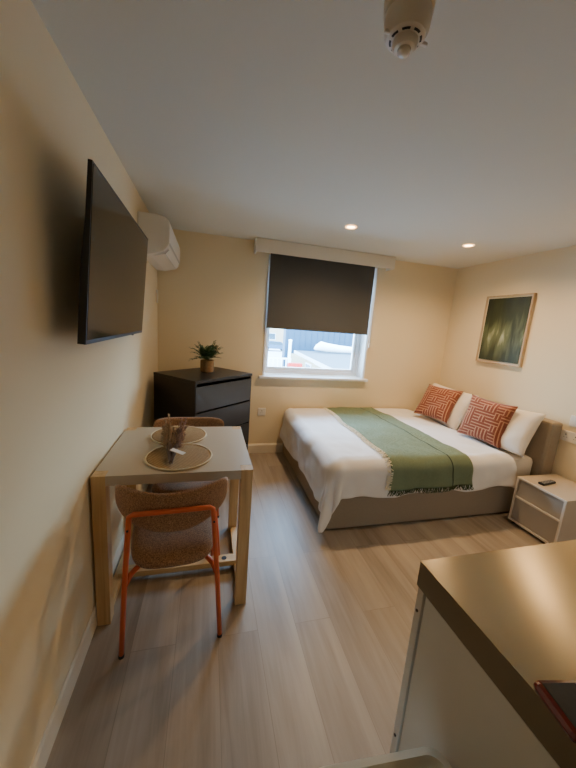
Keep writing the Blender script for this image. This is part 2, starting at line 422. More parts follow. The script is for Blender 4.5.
MB().box(wl((a+.028, f0+.03, z0+.03)), wl((b-.028, f0+.036, z1-.03))).build('pane', M['glass'], win)
sl = MB().box((1.008, 3.262, WZ0-.028), (2.290, D, WZ0), .006).box((WX0, D-.001, WZ0-.028), (WX1, D+RV, WZ0))
struct(sl.build('window_sill', M['sillw']))
struct(MB().box((WX0-.022, D-.010, WZ0), (WX0, D+.0, WZ1), .003).build('trim_1', M['upvc']))
struct(MB().box((WX1, D-.010, WZ0), (WX1+.022, D, WZ1), .003).build('trim_2', M['upvc']))
# lining of the reveal
struct(MB().box((WX1-.004, D, WZ0), (WX1, D+RV, WZ1)).build('trim_3', M['upvc']))
struct(MB().box((WX0, D, WZ0), (WX0+.004, D+RV, WZ1)).build('trim_4', M['upvc']))

# pelmet and roller blind
pel = MB().box((.893, 3.178, 2.107), (2.392, 3.195, 2.229), .002).box((.893, 3.195, 2.107), (.91, D, 2.229), .002).box((2.375, 3.195, 2.107), (2.392, D, 2.229), .002).box((.91, 3.195, 2.209), (2.375, D, 2.229))
tag(pel.build('pelmet_box', M['pelm']), 'long cream painted pelmet box above the window', 'pelmet')
rb = thing('roller_blind', 'charcoal roller blind half lowered over the window', 'blind', (1.64, 3.275, 2.12))
def bl(p): return Vector(p)-Vector(rb.location)
MB().box(bl((1.058, 3.273, 1.41)), bl((2.212, 3.2755, 2.185))).build('blind_fabric', M['blind'], rb)
MB().cyl(bl((1.05, 3.28, 2.165)), bl((2.22, 3.28, 2.165)), .02).build('roller_tube', M['blind'], rb, 'auto')
MB().box(bl((1.058, 3.267, 1.392)), bl((2.212, 3.281, 1.412)), .003).build('bottom_bar', M['blind'], rb)
ch = MB()
ch.tube([bl((2.238, 3.272, 2.17)), bl((2.242, 3.27, 1.9)), bl((2.25, 3.268, 1.27))], .0045)
ch.tube([bl((2.250, 3.285, 2.17)), bl((2.254, 3.283, 1.9)), bl((2.254, 3.272, 1.27))], .0035)
ch.cyl(bl((2.252, 3.27, 1.25)), bl((2.252, 3.27, 1.30)), .009)
ch.build('pull_chain', M['cord'], rb, True)

# ------------------------------------------------------------------ ceiling fittings
def downlight(x, y, label):
    t = thing('downlight', label, 'downlight', (x, y, H), 0, 'recessed ceiling downlights')
    MB().lathe([(.032, -.001), (.045, -.001), (.046, -.005), (.044, -.008), (.034, -.006), (.032, -.001)], n=32).build('trim_ring', M['dlrim'], t, True)
    MB().cyl((0, 0, -.0005), (0, 0, -.0035), .032, n=28).build('lamp_lens', M['dl'], t)
    return t
downlight(1.544, 2.491, 'lit warm downlight in the ceiling in front of the window')
downlight(2.650, 2.472, 'lit warm downlight in the ceiling above the pillows')

sd = thing('smoke_detector', 'round aged white smoke detector with clear tip on the ceiling', 'smoke detector', (.925, .85, H))
MB().lathe([(.058, 0), (.060, -.02), (.058, -.042), (.054, -.045)]).build('mounting_base', M['smoke'], sd, 'auto')
MB().lathe([(.054, -.045), (.055, -.060), (.053, -.078), (.046, -.092), (.030, -.098)]).build('detector_body', M['smoke2'], sd, 'auto')
sl = MB()
for k in range(8):
    a0 = 2*PI*k/8
    for q in range(3):
        a1 = a0+.52*q/3; a2 = a0+.52*(q+1)/3
        sl.quad((.0335*math.cos(a1), .0335*math.sin(a1), -.0978), (.0335*math.cos(a2), .0335*math.sin(a2), -.0978), (.0385*math.cos(a2), .0385*math.sin(a2), -.0962), (.0385*math.cos(a1), .0385*math.sin(a1), -.0962))
sl.build('vent_slots', M['hole'], sd)
MB().lathe([(.030, -.097), (.030, -.108), (.025, -.114), (.015, -.115)]).build('sensor_collar', M['smoke2'], sd, 'auto')
MB().lathe([(.016, -.114), (.015, -.122), (.010, -.127), (.003, -.128)]).build('clear_tip', M['clear'], sd, True)
MB().box((-.058, -.004, -.094), (-.042, .004, -.086), .002).build('side_tab', M['plate'], sd)
MB().box((.042, -.004, -.094), (.060, .004, -.086), .002).build('side_tab', M['plate'], sd)

# ------------------------------------------------------------------ dining table
tx0, tx1, ty0, ty1, tz = .011, .700, 1.402, 2.036, .75
cx, cy = (tx0+tx1)/2, (ty0+ty1)/2
tb = thing('dining_table', 'square dining table with greige top and oak legs against the wall', 'table', (cx, cy, 0))
hx, hy, lw = (tx1-tx0)/2, (ty1-ty0)/2, .056
poly = [(-hx+lw, -hy), (hx-lw, -hy), (hx-lw, -hy+lw), (hx, -hy+lw), (hx, hy-lw), (hx-lw, hy-lw), (hx-lw, hy), (-hx+lw, hy), (-hx+lw, hy-lw), (-hx, hy-lw), (-hx, -hy+lw), (-hx+lw, -hy+lw)]
t_ = MB().prism(poly, 'z', tz-.045, tz)
t_.build('tabletop', M['top'], tb)
for sx in (-1, 1):
    for sy in (-1, 1):
        MB().box((sx*hx, sy*hy, 0), (sx*(hx-lw), sy*(hy-lw), tz), .0015).build('leg', M['oak'], tb)
    MB().box((sx*(hx-.004), -hy+lw, 0), (sx*(hx-lw+.012), hy-lw, .042), .002).build('side_rail', M['oaky'], tb)
MB().box((-hx+lw-.03, -.078, .030), (hx-lw+.03, -.018, .062), .002).build('stretcher', M['oakx'], tb)
MB().cyl((hx-lw-.045, -.048, .0615), (hx-lw-.045, -.048, .0633), .015).build('cable_hole', M['hole'], tb)

# ------------------------------------------------------------------ chairs
def make_chair(label, loc, rz):
    t = thing('dining_chair', label, 'chair', loc, rz, 'dining chairs')
    # rear frame: inverted U
    fp = MB()
    pts = [(-.205, 0, .012), (-.180, -.022, .38), (-.157, -.042, .66), (-.154, -.044, .684), (-.142, -.045, .693), (0, -.049, .695), (.142, -.045, .693), (.154, -.044, .684), (.157, -.042, .66), (.180, -.022, .38), (.205, 0, .012)]
    fp.tube(pts, .0105, 10).build('back_frame', M['orange'], t, True)
    for s in (-1, 1):
        MB().tube([(s*.158, .365, .412), (s*.185, .435, .2), (s*.20, .475, .012)], .010, 10).build('front_leg', M['orange'], t, True)
        MB().tube([(s*.180, -.022, .365), (s*.165, .012, .385), (s*.125, .06, .402), (s*.12, .32, .405)], [.011, .012, .011, .009], 8).build('brace', M['orange'], t, True)
        MB().cyl((s*.205, 0, 0), (s*.205, 0, .014), .0115).build('foot_cap', M['rubber'], t)
        MB().cyl((s*.20, .475, 0), (s*.20, .475, .014), .0112).build('foot_cap', M['rubber'], t)
        MB().cyl((s*.160, -.040, .630), (s*.160, -.0535, .630), .0045, n=10).build('bolt', M['screw'], t)
    # seat: rounded pad
    def rr(u, v, e=4.6):  # square [-1,1]^2 -> superellipse disc
        m_ = max(abs(u), abs(v))
        if m_ < 1e-6: return 0, 0
        k = m_/((abs(u)**e+abs(v)**e)**(1/e)); return u*k, v*k
    seat = MB()
    def seatf(sg):
        def f(a, b):
            u, v = rr(2*a-1, 2*b-1)
            wd = .170+.036*(v*.5+.5)
            rad = (abs(u)**4.6+abs(v)**4.6)**(1/4.6)
            edge = math.sqrt(max(0, 1-rad**8))
            z = .434+sg*.025*edge + .008*u*u - .032*max(0, -v)**3 - .010*max(0, v)**4
            return Vector((u*wd, .205+v*.203, z))
        return f
    seat.grid(seatf(1), 24, 24).grid(seatf(-1), 24, 24)
    seat.build('seat', M['chairfab'], t, True, weld=.0008)
    # curved backrest
    bk = MB()
    def backf(sg):
        def f(a, b):
            u, v = rr(2*a-1, 2*b-1, 3.6)
            al = u*.88; R_ = .292
            x = R_*math.sin(al); y = -.040+(1-math.cos(al))*R_
            rad = (abs(u)**3.6+abs(v)**3.6)**(1/3.6)
            th = .0145*math.sqrt(max(0, 1-rad**6))
            zc = .671+.052*u*u; hh = .093-.016*u*u
            z = zc+v*hh
            y -= (z-.69)*.10
            nrm = Vector((math.sin(al), -math.cos(al), 0))
            return Vector((x, y, z))+nrm*(th*sg) + Vector((0, .012, 0))
        return f
    bk.grid(backf(1), 36, 18).grid(backf(-1), 36, 18)
    bk.build('backrest', M['chairfab'], t, True, weld=.0008)
    return t
chair = make_chair('brown woven chair with orange metal frame, back towards the room, nearest in view', (.357, 1.245, 0), .045)
dup(chair, (.372, 2.168, 0), PI, 'brown woven chair tucked under the far side of the table by the dresser')

# ------------------------------------------------------------------ placemats and dried bunch
def placemat(x, y, r, label, z=tz):
    t = thing('placemat', label, 'placemat', (x, y, z), 0, 'round placemats')
    MB().lathe([(.001, .002), (r-.006, .002), (r-.004, .006), (r-.02, .0075), (.001, .0065)], n=64).build('woven_disc', M['mat_'], t, True)
    ring = MB(); n = 72
    V = [[ring.bm.verts.new(((r-.004+.005*math.cos(q*PI/3))*math.cos(2*PI*i/n), (r-.004+.005*math.cos(q*PI/3))*math.sin(2*PI*i/n), .0055+.0045*math.sin(q*PI/3))) for q in range(6)] for i in range(n)]
    for i in range(n):
        for q in range(6): ring.bm.faces.new((V[i][q], V[(i+1) % n][q], V[(i+1) % n][(q+1) % 6], V[i][(q+1) % 6]))
    ring.build('rope_rim', M['matrim'], t, True)
    return t
placemat(.352, 1.578, .160, 'round woven placemat on the table edge nearest the front chair')
placemat(.325, 1.880, .157, 'round woven placemat on the table half nearest the dresser, under dried plumes')

db = thing('dried_flower_bunch', 'brown dried flower bunch with white tag lying across both placemats', 'dried flowers', (.322, 1.485, tz+.012))
rnd = random.Random(3)
st = MB(); p1 = MB(); p2 = MB()
for k in range(34):
    a = rnd.uniform(-.20, .12); L_ = rnd.uniform(.30, .50); up = rnd.uniform(.01, .10)
    base = Vector((rnd.uniform(-.008, .008), rnd.uniform(-.02, .02), rnd.uniform(0, .012)))
    tip = base+Vector((math.sin(a)*L_, math.cos(a)*L_*.9, up*L_/.5))
    mid = base.lerp(tip, .5)+Vector((rnd.uniform(-.006, .006), 0, .008))
    st.tube([base, mid, tip], [.0016, .0013, .0008], 5)
    P_ = p2 if (a > -.02 and k % 3) else p1
    d = (tip-mid).normalized()
    for q in range(70):
        s = rnd.uniform(-.1, 1.0); c = mid.lerp(tip, s)
        v = Vector((rnd.gauss(0, 1), rnd.gauss(0, 1), rnd.gauss(0, 1))).normalized()
        l = rnd.uniform(.014, .034)*(1.15-.6*s)
        e = c+(d*.75+v*.6).normalized()*l
        if e.z < .002: e.z = .002
        w = d.cross(v).normalized()*.0022
        P_.quad(c-w, c+w, e+w*.4, e-w*.4)
st.build('stems', M['stem'], db); p1.build('brown_plumes', M['plume'], db, recalc=False); p2.build('purple_plumes', M['plume2'], db, recalc=False)
tg = MB().box((-.036, -.014, -.001), (.036, .014, .001), mtx=Matrix.Translation((.026, .052, .034)) @ Matrix.Rotation(-.50, 4, 'Z') @ Matrix.Rotation(.16, 4, 'Y'))
tg.build('price_tag', M['tag'], db)['label'] = 'small white card tag'
bw = MB().lathe([(.013, -.008), (.015, 0), (.013, .008)], n=12); bmesh.ops.transform(bw.bm, matrix=Matrix.Translation((0, .075, .013)) @ Matrix.Rotation(PI/2, 4, 'X'), verts=bw.bm.verts)
bw.build('tie', M['stem'], db, True)

# ------------------------------------------------------------------ dresser in the corner
DH, DW, DD = .968, .678, .515
dr = thing('chest_of_drawers', 'black-brown chest of drawers standing diagonally in the corner', 'dresser', (.393, 2.45, 0), math.radians(43.5))
# local: x along the front, y into the corner; front face at y=0
car = MB().box((0, .004, 0), (.018, DD, DH-.024), .001).box((DW-.018, .004, 0), (DW, DD, DH-.024), .001).box((.018, DD-.01, .03), (DW-.018, DD, DH-.024)).box((.018, .03, 0), (DW-.018, .045, .06)).box((.018, .03, .06), (DW-.018, DD-.01, .07))
car.build('carcass', M['blk'], dr)
MB().box((-.002, -.002, DH-.024), (DW+.002, DD, DH), .0015).build('top_panel', M['blk'], dr)
dz0, dz1 = .062, DH-.038
n_ = 4; stp = (dz1-dz0)/n_
for k in range(n_):
    a, b = dz0+k*stp+.004, dz0+(k+1)*stp-.012
    d_ = MB().box((.004, -.0, a), (DW-.004, .018, b), .0015)
    d_.box((.022, .018, a+.02), (DW-.022, DD-.03, a+.03))
    d_.build('drawer', M['blkd'], dr)

# potted plant
def fern(t, n=38, seed=5):
    r = random.Random(seed); lf = MB(); sm = MB()
    for k in range(n):
        az = 2*PI*k/n*1.618*3 + r.uniform(-.2, .2); ln = r.uniform(.11, .185)
        el = r.uniform(.35, 1.45)
        pts = []
        p = Vector((.012*math.cos(az), .012*math.sin(az), .112)); ang = el
        N = 12
        for i in range(N+1):
            pts.append(p.copy())
            p = p+Vector((math.cos(az)*math.cos(ang), math.sin(az)*math.cos(ang), math.sin(ang)))*(ln/N)
            ang -= .062*(1.6-el*.75)
        sm.tube(pts, [.0018*(1-.7*i/N) for i in range(N+1)], 5)
        side = Vector((-math.sin(az), math.cos(az), 0))
        for i in range(2, N+1):
            d = (pts[i]-pts[i-1]).normalized(); nn = side.cross(d)
            s_ = math.sin(PI*min(1, (i/N)*.75+.2))
            for sg in (-1, 1):
                l = .042*s_+.008; w = d*.0085
                c = pts[i]; e = c+(side*sg*.80+d*.62+nn*r.uniform(-.25, .25)).normalized()*l
                m_ = c.lerp(e, .45)
                lf.quad(c, m_-w, e, m_+w)
    sm.build('stalks', M['leaf'], t); lf.build('fronds', M['leaf'], t, recalc=False)
pp = thing('potted_plant', 'small green fern in a woven brown pot on the dresser', 'plant', (.474, 2.93, DH))
MB().lathe([(.050, 0), (.058, .004), (.0605, .05), (.060, .105), (.057, .108), (.054, .104), (.054, .09)], n=36).build('woven_pot', M['potm'], pp, 'auto')
MB().cyl((0, 0, .085), (0, 0, .098), .0545, n=28).build('soil', M['soil'], pp)
fern(pp)

# ------------------------------------------------------------------ TV and AC on the left wall
tv = thing('television', 'large black flat screen television on the left wall', 'television', (.107, 1.66, 1.60))
tv.rotation_euler = (0, .073, .014)
w2, h2 = .485, .274
MB().prism([(-.024, -h2), (0, -h2), (0, h2), (-.012, h2), (-.014, h2-.15), (-.024, h2-.32)], 'y', -w2, w2).build('television_frame', M['tvb'], tv)
MB().box((-.0005, -w2+.008, -h2+.014), (.0012, w2-.008, h2-.008)).build('screen', M['scr'], tv)
MB().box((-.052, -w2+.16, -h2+.04), (-.014, w2-.16, h2-.22), .008).build('rear_housing', M['tvb'], tv)
MB().box((-.098, -.11, -.11), (-.088, .11, .11)).box((-.088, -.02, -.07), (-.05, .02, .07)).build('wall_bracket', M['tvb'], tv)
MB().box((-.010, w2-.245, -h2-.006), (-.002, w2-.225, -h2+.002), .001).build('sensor', M['tvb'], tv)

ac = thing('air_conditioner', 'white wall mounted air conditioner high in the corner', 'air conditioner', (0, 2.46, 1.845))
prof = [(.002, .262), (.115, .262), (.175, .252), (.203, .225), (.207, .19), (.203, .085), (.190, .058), (.165, .030), (.075, .0), (.002, 0)]
bd = MB().prism(prof, 'y', 0, .81)
o = bd.build('body', M['acw'], ac, False)
bv = o.modifiers.new('bevel', 'BEVEL'); bv.width = .008; bv.segments = 3; bv.limit_method = 'ANGLE'; bv.angle_limit = .6
fl = MB().prism([(.1955, .052), (.1705, .024), (.1725, .0215), (.198, .050)], 'y', .045, .77).prism([(.166, .0235), (.095, .0025), (.096, .0000), (.167, .021)], 'y', .045, .77)
fl.build('louvre_flap', M['acw'], ac)
MB().prism([(.1995, .0735), (.2045, .0885), (.2055, .0885), (.2005, .0735)], 'y', .01, .80).prism([(.171, .0285), (.167, .0265), (.167, .0235), (.172, .0265)], 'y', .045, .77).build('outlet_slot', M['acg'], ac)

def faceplate(name, label, cat, loc, axis, w, h, holes):
    """axis: unit normal of the wall into the room; w along the wall."""
    t = thing(name, label, cat, loc)
    t.rotation_euler = (0, 0, {'-y': 0, '-x': -PI/2, '+x': PI/2}[axis])   # local -y faces the room
    MB().box((-w/2, -.010, -h/2), (w/2, 0, h/2), .003).build('faceplate', M['plate'], t)
    if holes:
        for c in holes:
            hb = MB(); rk = MB()
            hb.box((c-.004, -.0108, .008), (c+.004, -.0098, .016)).box((c-.014, -.0108, -.012), (c-.007, -.0098, -.009)).box((c+.007, -.0108, -.012), (c+.014, -.0098, -.009))
            rk.box((c-.007, -.0135, .022), (c+.007, -.0095, .036), .001)
            hb.build('pin_slots', M['hole'], t); rk.build('rocker', M['plate'], t)
    else:
        MB().box((-.011, -.014, -.018), (.011, -.0095, .018), .0015).build('rocker', M['plate'], t)
    return t
faceplate('wall_socket', 'single socket low on the window wall beside the dresser', 'socket', (1.068, D, .478), '-y', .086, .086, [0])
faceplate('wall_socket', 'double socket on the right wall beside the headboard', 'socket', (W, 1.775, .722), '-x', .146, .086, [-.036, .036])
faceplate('light_switch', 'white switch plate above the double socket at the right edge', 'switch', (W, 1.765, .855), '-x', .086, .086, None)
faceplate('thermostat', 'small white control on the left wall below the air conditioner', 'control', (0, 3.265, 1.612), '+x', .07, .12, None)

# ------------------------------------------------------------------ bed
bx0, bx1, by0, by1 = 1.327, 3.16, 1.889, 3.290
bed = thing('bed', 'double bed with taupe upholstered base and headboard', 'bed', ((bx0+bx1)/2, (by0+by1)/2, 0))
def bb(p): return Vector(p)-Vector(bed.location)
MB().box(bb((bx0, by0, .012)), bb((bx1, by1, .262)), .012).build('bed_base', M['taupe'], bed)
MB().box(bb((3.165, 1.832, .01)), bb((3.292, by1+.01, .822)), .022).build('headboard', M['taupe'], bed)
for x in (bx0+.06, bx1-.06):
    for y in (by0+.06, by1-.06): MB().cyl(bb((x, y, 0)), bb((x, y, .02)), .025).build('foot', M['rubber'], bed)
mt = MB().box((1.352, 1.888, .262), (3.158, 3.285, .500), .045)
tag(mt.build('mattress', M['sheet'], None, 'auto'), 'mattress in white fitted sheet showing beside the headboard', 'mattress')

RHO = .085; ZT = .520; EX, EY = 1.405, 1.955   # where the flat top starts to bend
def drape(a, b, off=0., wr=1.):
    """flat sheet point (a along x, b along y) -> point on the draped bed."""
    da, dbb = max(0, EX-a), max(0, EY-b)
    r = math.hypot(da, dbb)
    wn = noise.noise(Vector((a*5, b*5, .3)))*.010*wr + abs(noise.noise(Vector((a*7+b*3, b*4-a*2, 4.3))))*.012*wr + noise.noise(Vector((a*13, b*11, 1.3)))*.0025*wr
    if r < 1e-9:
        n = Vector((0, 0, 1)); p = Vector((a, b, ZT))
        return p+n*(off+wn+.006*wr*math.sin(a*3.1)*math.sin(b*2.7))
    dx, dy = -da/r, -dbb/r
    th = math.atan2(dbb, da)
    corner = math.sin(2*th) if (da > 0 and dbb > 0) else 0
    r = min(r*(1+.20*corner), .518+.012*math.sin(th*9))
    if r < RHO*PI/2:
        ph = r/RHO; out = RHO*math.sin(ph); dn = RHO*(1-math.cos(ph)); n = Vector((dx*math.sin(ph), dy*math.sin(ph), math.cos(ph)))
    else:
        ex = r-RHO*PI/2
        out = RHO+ex*(.05+.16*corner); dn = RHO+ex*(1-.02*corner); n = Vector((dx, dy, .05))
        ripple = math.sin((a-b)*17+1.2*math.sin(b*6))*.55+math.sin((a-b)*31+2)*.25
        out += wr*(ripple*.017)*min(1, ex/.15)*(1+.6*corner) + wr*corner*.022*math.sin(th*11)*min(1, ex/.2)
    px, py = min(a, EX) if a < EX else a, b if b > EY else EY
    base = Vector((EX if a < EX else a, EY if b < EY else b, ZT-dn))
    p = base+Vector((dx, dy, 0))*out
    return p+n*(off+wn)

OVF, OVN = .385, .300        # drop of the sheet over foot and near side (from the bend)
def duv(u, v):
    a = (EX-OVF)+u*(2.945-(EX-OVF)); b = (EY-OVN)+v*(3.292-(EY-OVN))
    # wavy hem at the foot, softly rounded end by the pillows
    k = max(0, 1-u*9); a += k*.020*math.sin(b*8)*k
    k = max(0, 1-v*9); b += k*.012*math.sin(a*9+1)
    if u > .93: a += (.012*math.sin(b*9)-.05*max(0, .25-v)*4*(u-.93)/.07*0)
    p = drape(a, b)
    if u > .955: p.z -= .030*((u-.955)/.045)**2
    return p
dv = MB().grid(duv, 110, 90)
o = dv.build('duvet', M['linen'], None, True)
md = o.modifiers.new('thickness', 'SOLIDIFY'); md.thickness = .018; md.offset = 0
ss = o.modifiers.new('smooth', 'SUBSURF'); ss.levels = 1; ss.render_levels = 1
tag(o, 'white duvet hanging over the foot of the bed', 'duvet')

# green throw across the bed
def thxy(u, v):      # v: 0 hem at the near side .. 1 at the wall
    b = (EY-.255)+v*(3.285-(EY-.255))
    vv = max(0, (b-EY)/(3.285-EY))
    l = 1.765+.035*vv + (.0*(EY-b)/.29 if b < EY else 0); rg = 2.475-.085*vv+ (.03*(EY-b)/.29 if b < EY else 0)
    l += .006*math.sin(b*11)
    return l+u*(rg-l), b
thr = thing('throw_blanket', 'green fringed throw laid across the white duvet', 'throw', (2.1, 2.6, ZT))
def tl(p): return p-Vector(thr.location)
o = MB().grid(lambda u, v: tl(drape(*thxy(u, v), off=.017)), 44, 80).build('woven_cloth', M['throw'], thr, True)
md = o.modifiers.new('thickness', 'SOLIDIFY'); md.thickness = .006; md.offset = 0
sm_ = MB(); 
sm_.grid(lambda u, v: tl(drape(*thxy(.735+.014*u, v), off=.0225)), 2, 80)
sm_.build('dark_stripe', M['seam'], thr, True)
rf = random.Random(2)
f1 = MB(); f2 = MB()
for k in range(135):
    v = (k+rf.uniform(0, 1))/135; a, b = thxy(0, v)
    q = [tl(drape(a+.008-i*.014, b+rf.uniform(-.006, .006)+i*rf.uniform(-.006, .006), off=.024-.002*i)) for i in range(4)]
    f1.tube(q, [.0042, .0042, .004, .003], 5)
for k in range(86):
    u = (k+rf.uniform(0, 1))/86; a, b = thxy(u, 0)
    q = [tl(drape(a+i*rf.uniform(-.006, .006), b+.006-i*.013, off=.019+rf.uniform(-.001, .004))) for i in range(4)]
    f2.tube(q, [.003, .0032, .003, .0018], 4)
f1.build('cream_fringe', M['fringe'], thr); f2.build('green_fringe', M['fringeg'], thr)

# pillows and cushions
def pad(mb, sx, sy, T, mtx, n=26, pinch=.06, ears=0., seed=0):
    def f(sg):
        def g(a, b):
            u, v = 2*a-1, 2*b-1
            x = sx/2*u*(1-pinch*(1-v*v)*abs(u)); y = sy/2*v*(1-pinch*(1-u*u)*abs(v))
            t = ((1-u*u)*(1-v*v))
            z = sg*T/2*(max(0, t)**.38)
            z += noise.noise(Vector((u*2.3+seed, v*2.3, sg)))*.012*min(1, t*3)
            return mtx @ Vector((x, y, z))
        return g
    mb.grid(f(1), n, n, True).grid(f(-1), n, n, True)
    return mb
def lean(c, yaw, tilt, roll=0.):
    n = Vector((-math.cos(yaw), -math.sin(yaw), 0)); w = Vector((math.sin(yaw), -math.cos(yaw), 0))
    up = Vector((0, 0, 1))*math.cos(tilt)-n*math.sin(tilt)
    w2 = math.cos(roll)*w+math.sin(roll)*up; up2 = -math.sin(roll)*w+math.cos(roll)*up
    nn = w2.cross(up2)
    return Matrix(((w2.x, up2.x, nn.x, c[0]), (w2.y, up2.y, nn.y, c[1]), (w2.z, up2.z, nn.z, c[2]), (0, 0, 0, 1)))
def soft(name, label, cat, sx, sy, T, c, yaw, tilt, roll, m, group, seed, pinch=.06):
    mtx = lean(c, yaw, tilt, roll)
    o = pad(MB(), sx, sy, T, mtx.to_3x3().to_4x4(), seed=seed, pinch=pinch).build(name, m, None, True, weld=.0005)
    o.location = c
    return tag(o, label, cat, group)
soft('bed_pillow', 'white pillow leaning on the headboard at the end nearest the nightstand', 'pillow', .60, .40, .18, (3.030, 2.165, .690), .06, .50, .05, M['pillow'], 'white pillows', 3, .06)
soft('bed_pillow', 'white pillow leaning on the headboard behind the far rust cushion', 'pillow', .64, .43, .19, (3.020, 2.850, .695), .04, .50, -.02, M['pillow'], 'white pillows', 8, .06)
soft('throw_cushion', 'rust maze patterned cushion in front of the pillow nearest the nightstand', 'cushion', .395, .395, .15, (2.915, 2.212, .724), .298, .30, -.049, M['cush'], 'rust patterned cushions', 1, .09)
soft('throw_cushion', 'rust maze patterned cushion farther back by the window wall', 'cushion', .392, .392, .15, (2.89, 2.805, .735), .335, .60, 0, M['cush'], 'rust patterned cushions', 6, .09)

# ------------------------------------------------------------------ nightstand
nx0, nx1, ny0, ny1, nz = 2.882, 3.288, 1.443, 1.805, .392
ns = thing('nightstand', 'low two drawer nightstand with pale frame beside the bed', 'nightstand', (nx0, (ny0+ny1)/2, 0))
hw = (ny1-ny0)/2; dp = nx1-nx0; e = .016
cb = MB().box((.004, -hw, .022), (dp, -hw+e, nz-.014), .001).box((.004, hw-e, .022), (dp, hw, nz-.014), .001).box((.004, -hw+e, .022), (dp, hw-e, .036)).box((dp-.01, -hw+e, .036), (dp, hw-e, nz-.014))
cb.build('carcass', M['nst'], ns)
fm = MB().box((0, -hw, .022), (.006, -hw+e, nz-.014), .001).box((0, hw-e, .022), (.006, hw, nz-.014), .001).box((0, -hw+e, .022), (.006, hw-e, .040), .001).box((0, -hw+e, .222), (.012, hw-e, .236), .001).box((0, -hw, nz-.014), (.006, hw, nz), .001)
fm.build('front_frame', M['nsw'], ns)['label'] = 'pale front frame'
MB().box((.006, -hw, nz-.014), (dp, hw, nz), .001).build('top_panel', M['nst'], ns)
MB().box((.008, -hw+e+.002, .042), (.022, hw-e-.002, .220), .001).build('drawer', M['nsd'], ns)
MB().prism([(.008, .238), (.022, .238), (.040, nz-.018), (.026, nz-.018)], 'y', -hw+e+.002, hw-e-.002).build('drawer', M['nsd'], ns)
for x in (.03, dp-.03):
    for y in (-hw+.03, hw-.03): MB().cyl((x, y, 0), (x, y, .024), .012).build('foot', M['rubber'], ns)

rc = thing('remote_control', 'black remote control lying on the nightstand', 'remote control', (3.010, 1.672, nz), .13)
MB().box((-.078, -.021, 0), (.078, .021, .017), .006).build('body', M['tvb'], rc)
bt = MB()
for i in range(7):
    for j in range(3): bt.cyl((-.06+i*.018, -.012+j*.012, .0165), (-.06+i*.018, -.012+j*.012, .0185), .0038, n=8)
bt.build('buttons', M['acg'], rc)

# ------------------------------------------------------------------ picture
pc = thing('framed_picture', 'green abstract print in a pale oak frame on the right wall', 'picture', (W, 2.552, 1.543))
pw, ph = .250, .336
pf = MB(); ft_ = .011
pf.box((-.032, -pw, -ph), (0, -pw+ft_, ph), .001).box((-.032, pw-ft_, -ph), (0, pw, ph), .001).box((-.032, -pw+ft_, -ph), (0, pw-ft_, -ph+ft_), .001).box((-.032, -pw+ft_, ph-ft_), (0, pw-ft_, ph), .001)
pf.build('picture_frame', M['frame'], pc)
MB().box((-.016, -pw+ft_, -ph+ft_), (-.004, pw-ft_, ph-ft_)).build('mount', M['mount'], pc)
MB().box((-.024, -pw+ft_+.016, -ph+ft_+.016), (-.014, pw-ft_-.016, ph-ft_-.016)).build('print', M['art'], pc)

# ------------------------------------------------------------------ kitchen counter, bin, case
kx, ky, kz = .974, .561, .922
kc = thing('base_cabinet', 'white kitchen base cabinet under the metallic worktop', 'cabinet', (kx, ky, 0))
MB().box((.0, -.62, 0), (2.30, -.024, kz-.066)).build('carcass', M['cab'], kc)
MB().box((-.003, -.620, .02), (0, -.030, kz-.068), .001).build('end_panel', M['cab'], kc)
MB().box((-.004, -.020, 0), (2.30, 0, kz-.064), .002).build('edge_strip', M['cab'], kc)
for z in (.80, .42): MB().cyl((-.0065, -.010, z), (-.0035, -.010, z), .0035, n=10).build('screw', M['screw'], kc)
wt = thing('worktop', 'brushed metallic brown worktop on the white cabinet', 'worktop', (kx, ky, kz-.056))
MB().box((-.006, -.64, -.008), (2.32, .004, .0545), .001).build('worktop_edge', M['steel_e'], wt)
MB().box((-.006, -.64, .0545), (2.32, .004, .056)).build('worktop_surface', M['steel'], wt)

fc = thing('flat_case', 'flat dark case with glossy red edge overhanging the worktop edge', 'case', (.965, .303, kz), -.19)
MB().box((0, -.070, 0.0005), (.17, 0, .019), .008).build('red_edge', M['red'], fc)['label'] = 'glossy dark red edge'
MB().box((.008, -.062, .018), (.162, -.008, .0205), .001).build('dark_panel', M['dark'], fc)

def rrect(x0, x1, y0, y1, r, n=6):
    out = []
    for cx_, cy_, a0 in ((x1-r, y1-r, 0), (x0+r, y1-r, PI/2), (x0+r, y0+r, PI), (x1-r, y0+r, 1.5*PI)):
        for i in range(n+1):
            a = a0+PI/2*i/n; out.append((cx_+r*math.cos(a), cy_+r*math.sin(a)))
    return out
bn = thing('waste_bin', 'white plastic waste bin with rounded rim beside the cabinet', 'bin', (.806, .286, 0), -.07)
def shell(levels):
    mb = MB(); rings = []
    for (hx_, hy_, r, z) in levels:
        rings.append([mb.bm.verts.new((x, y, z)) for x, y in rrect(-hx_, hx_, -hy_, hy_, r)])
    for A, B in zip(rings, rings[1:]):
        n = len(A)
        for i in range(n): mb.bm.faces.new((A[i], A[(i+1) % n], B[(i+1) % n], B[i]))
    mb.bm.faces.new(rings[0][::-1]); mb.bm.faces.new(rings[-1])
    return mb
shell([(.115, .115, .03, 0), (.13, .13, .035, .56), (.138, .138, .035, .565), (.138, .138, .035, .60)]).build('bin_body', M['bin'], bn, 'auto')
shell([(.146, .146, .04, .585), (.147, .147, .04, .608), (.144, .144, .038, .616), (.132, .132, .03, .616), (.126, .126, .028, .606), (.118, .118, .026, .600)]).build('lid', M['bin'], bn, 'auto')

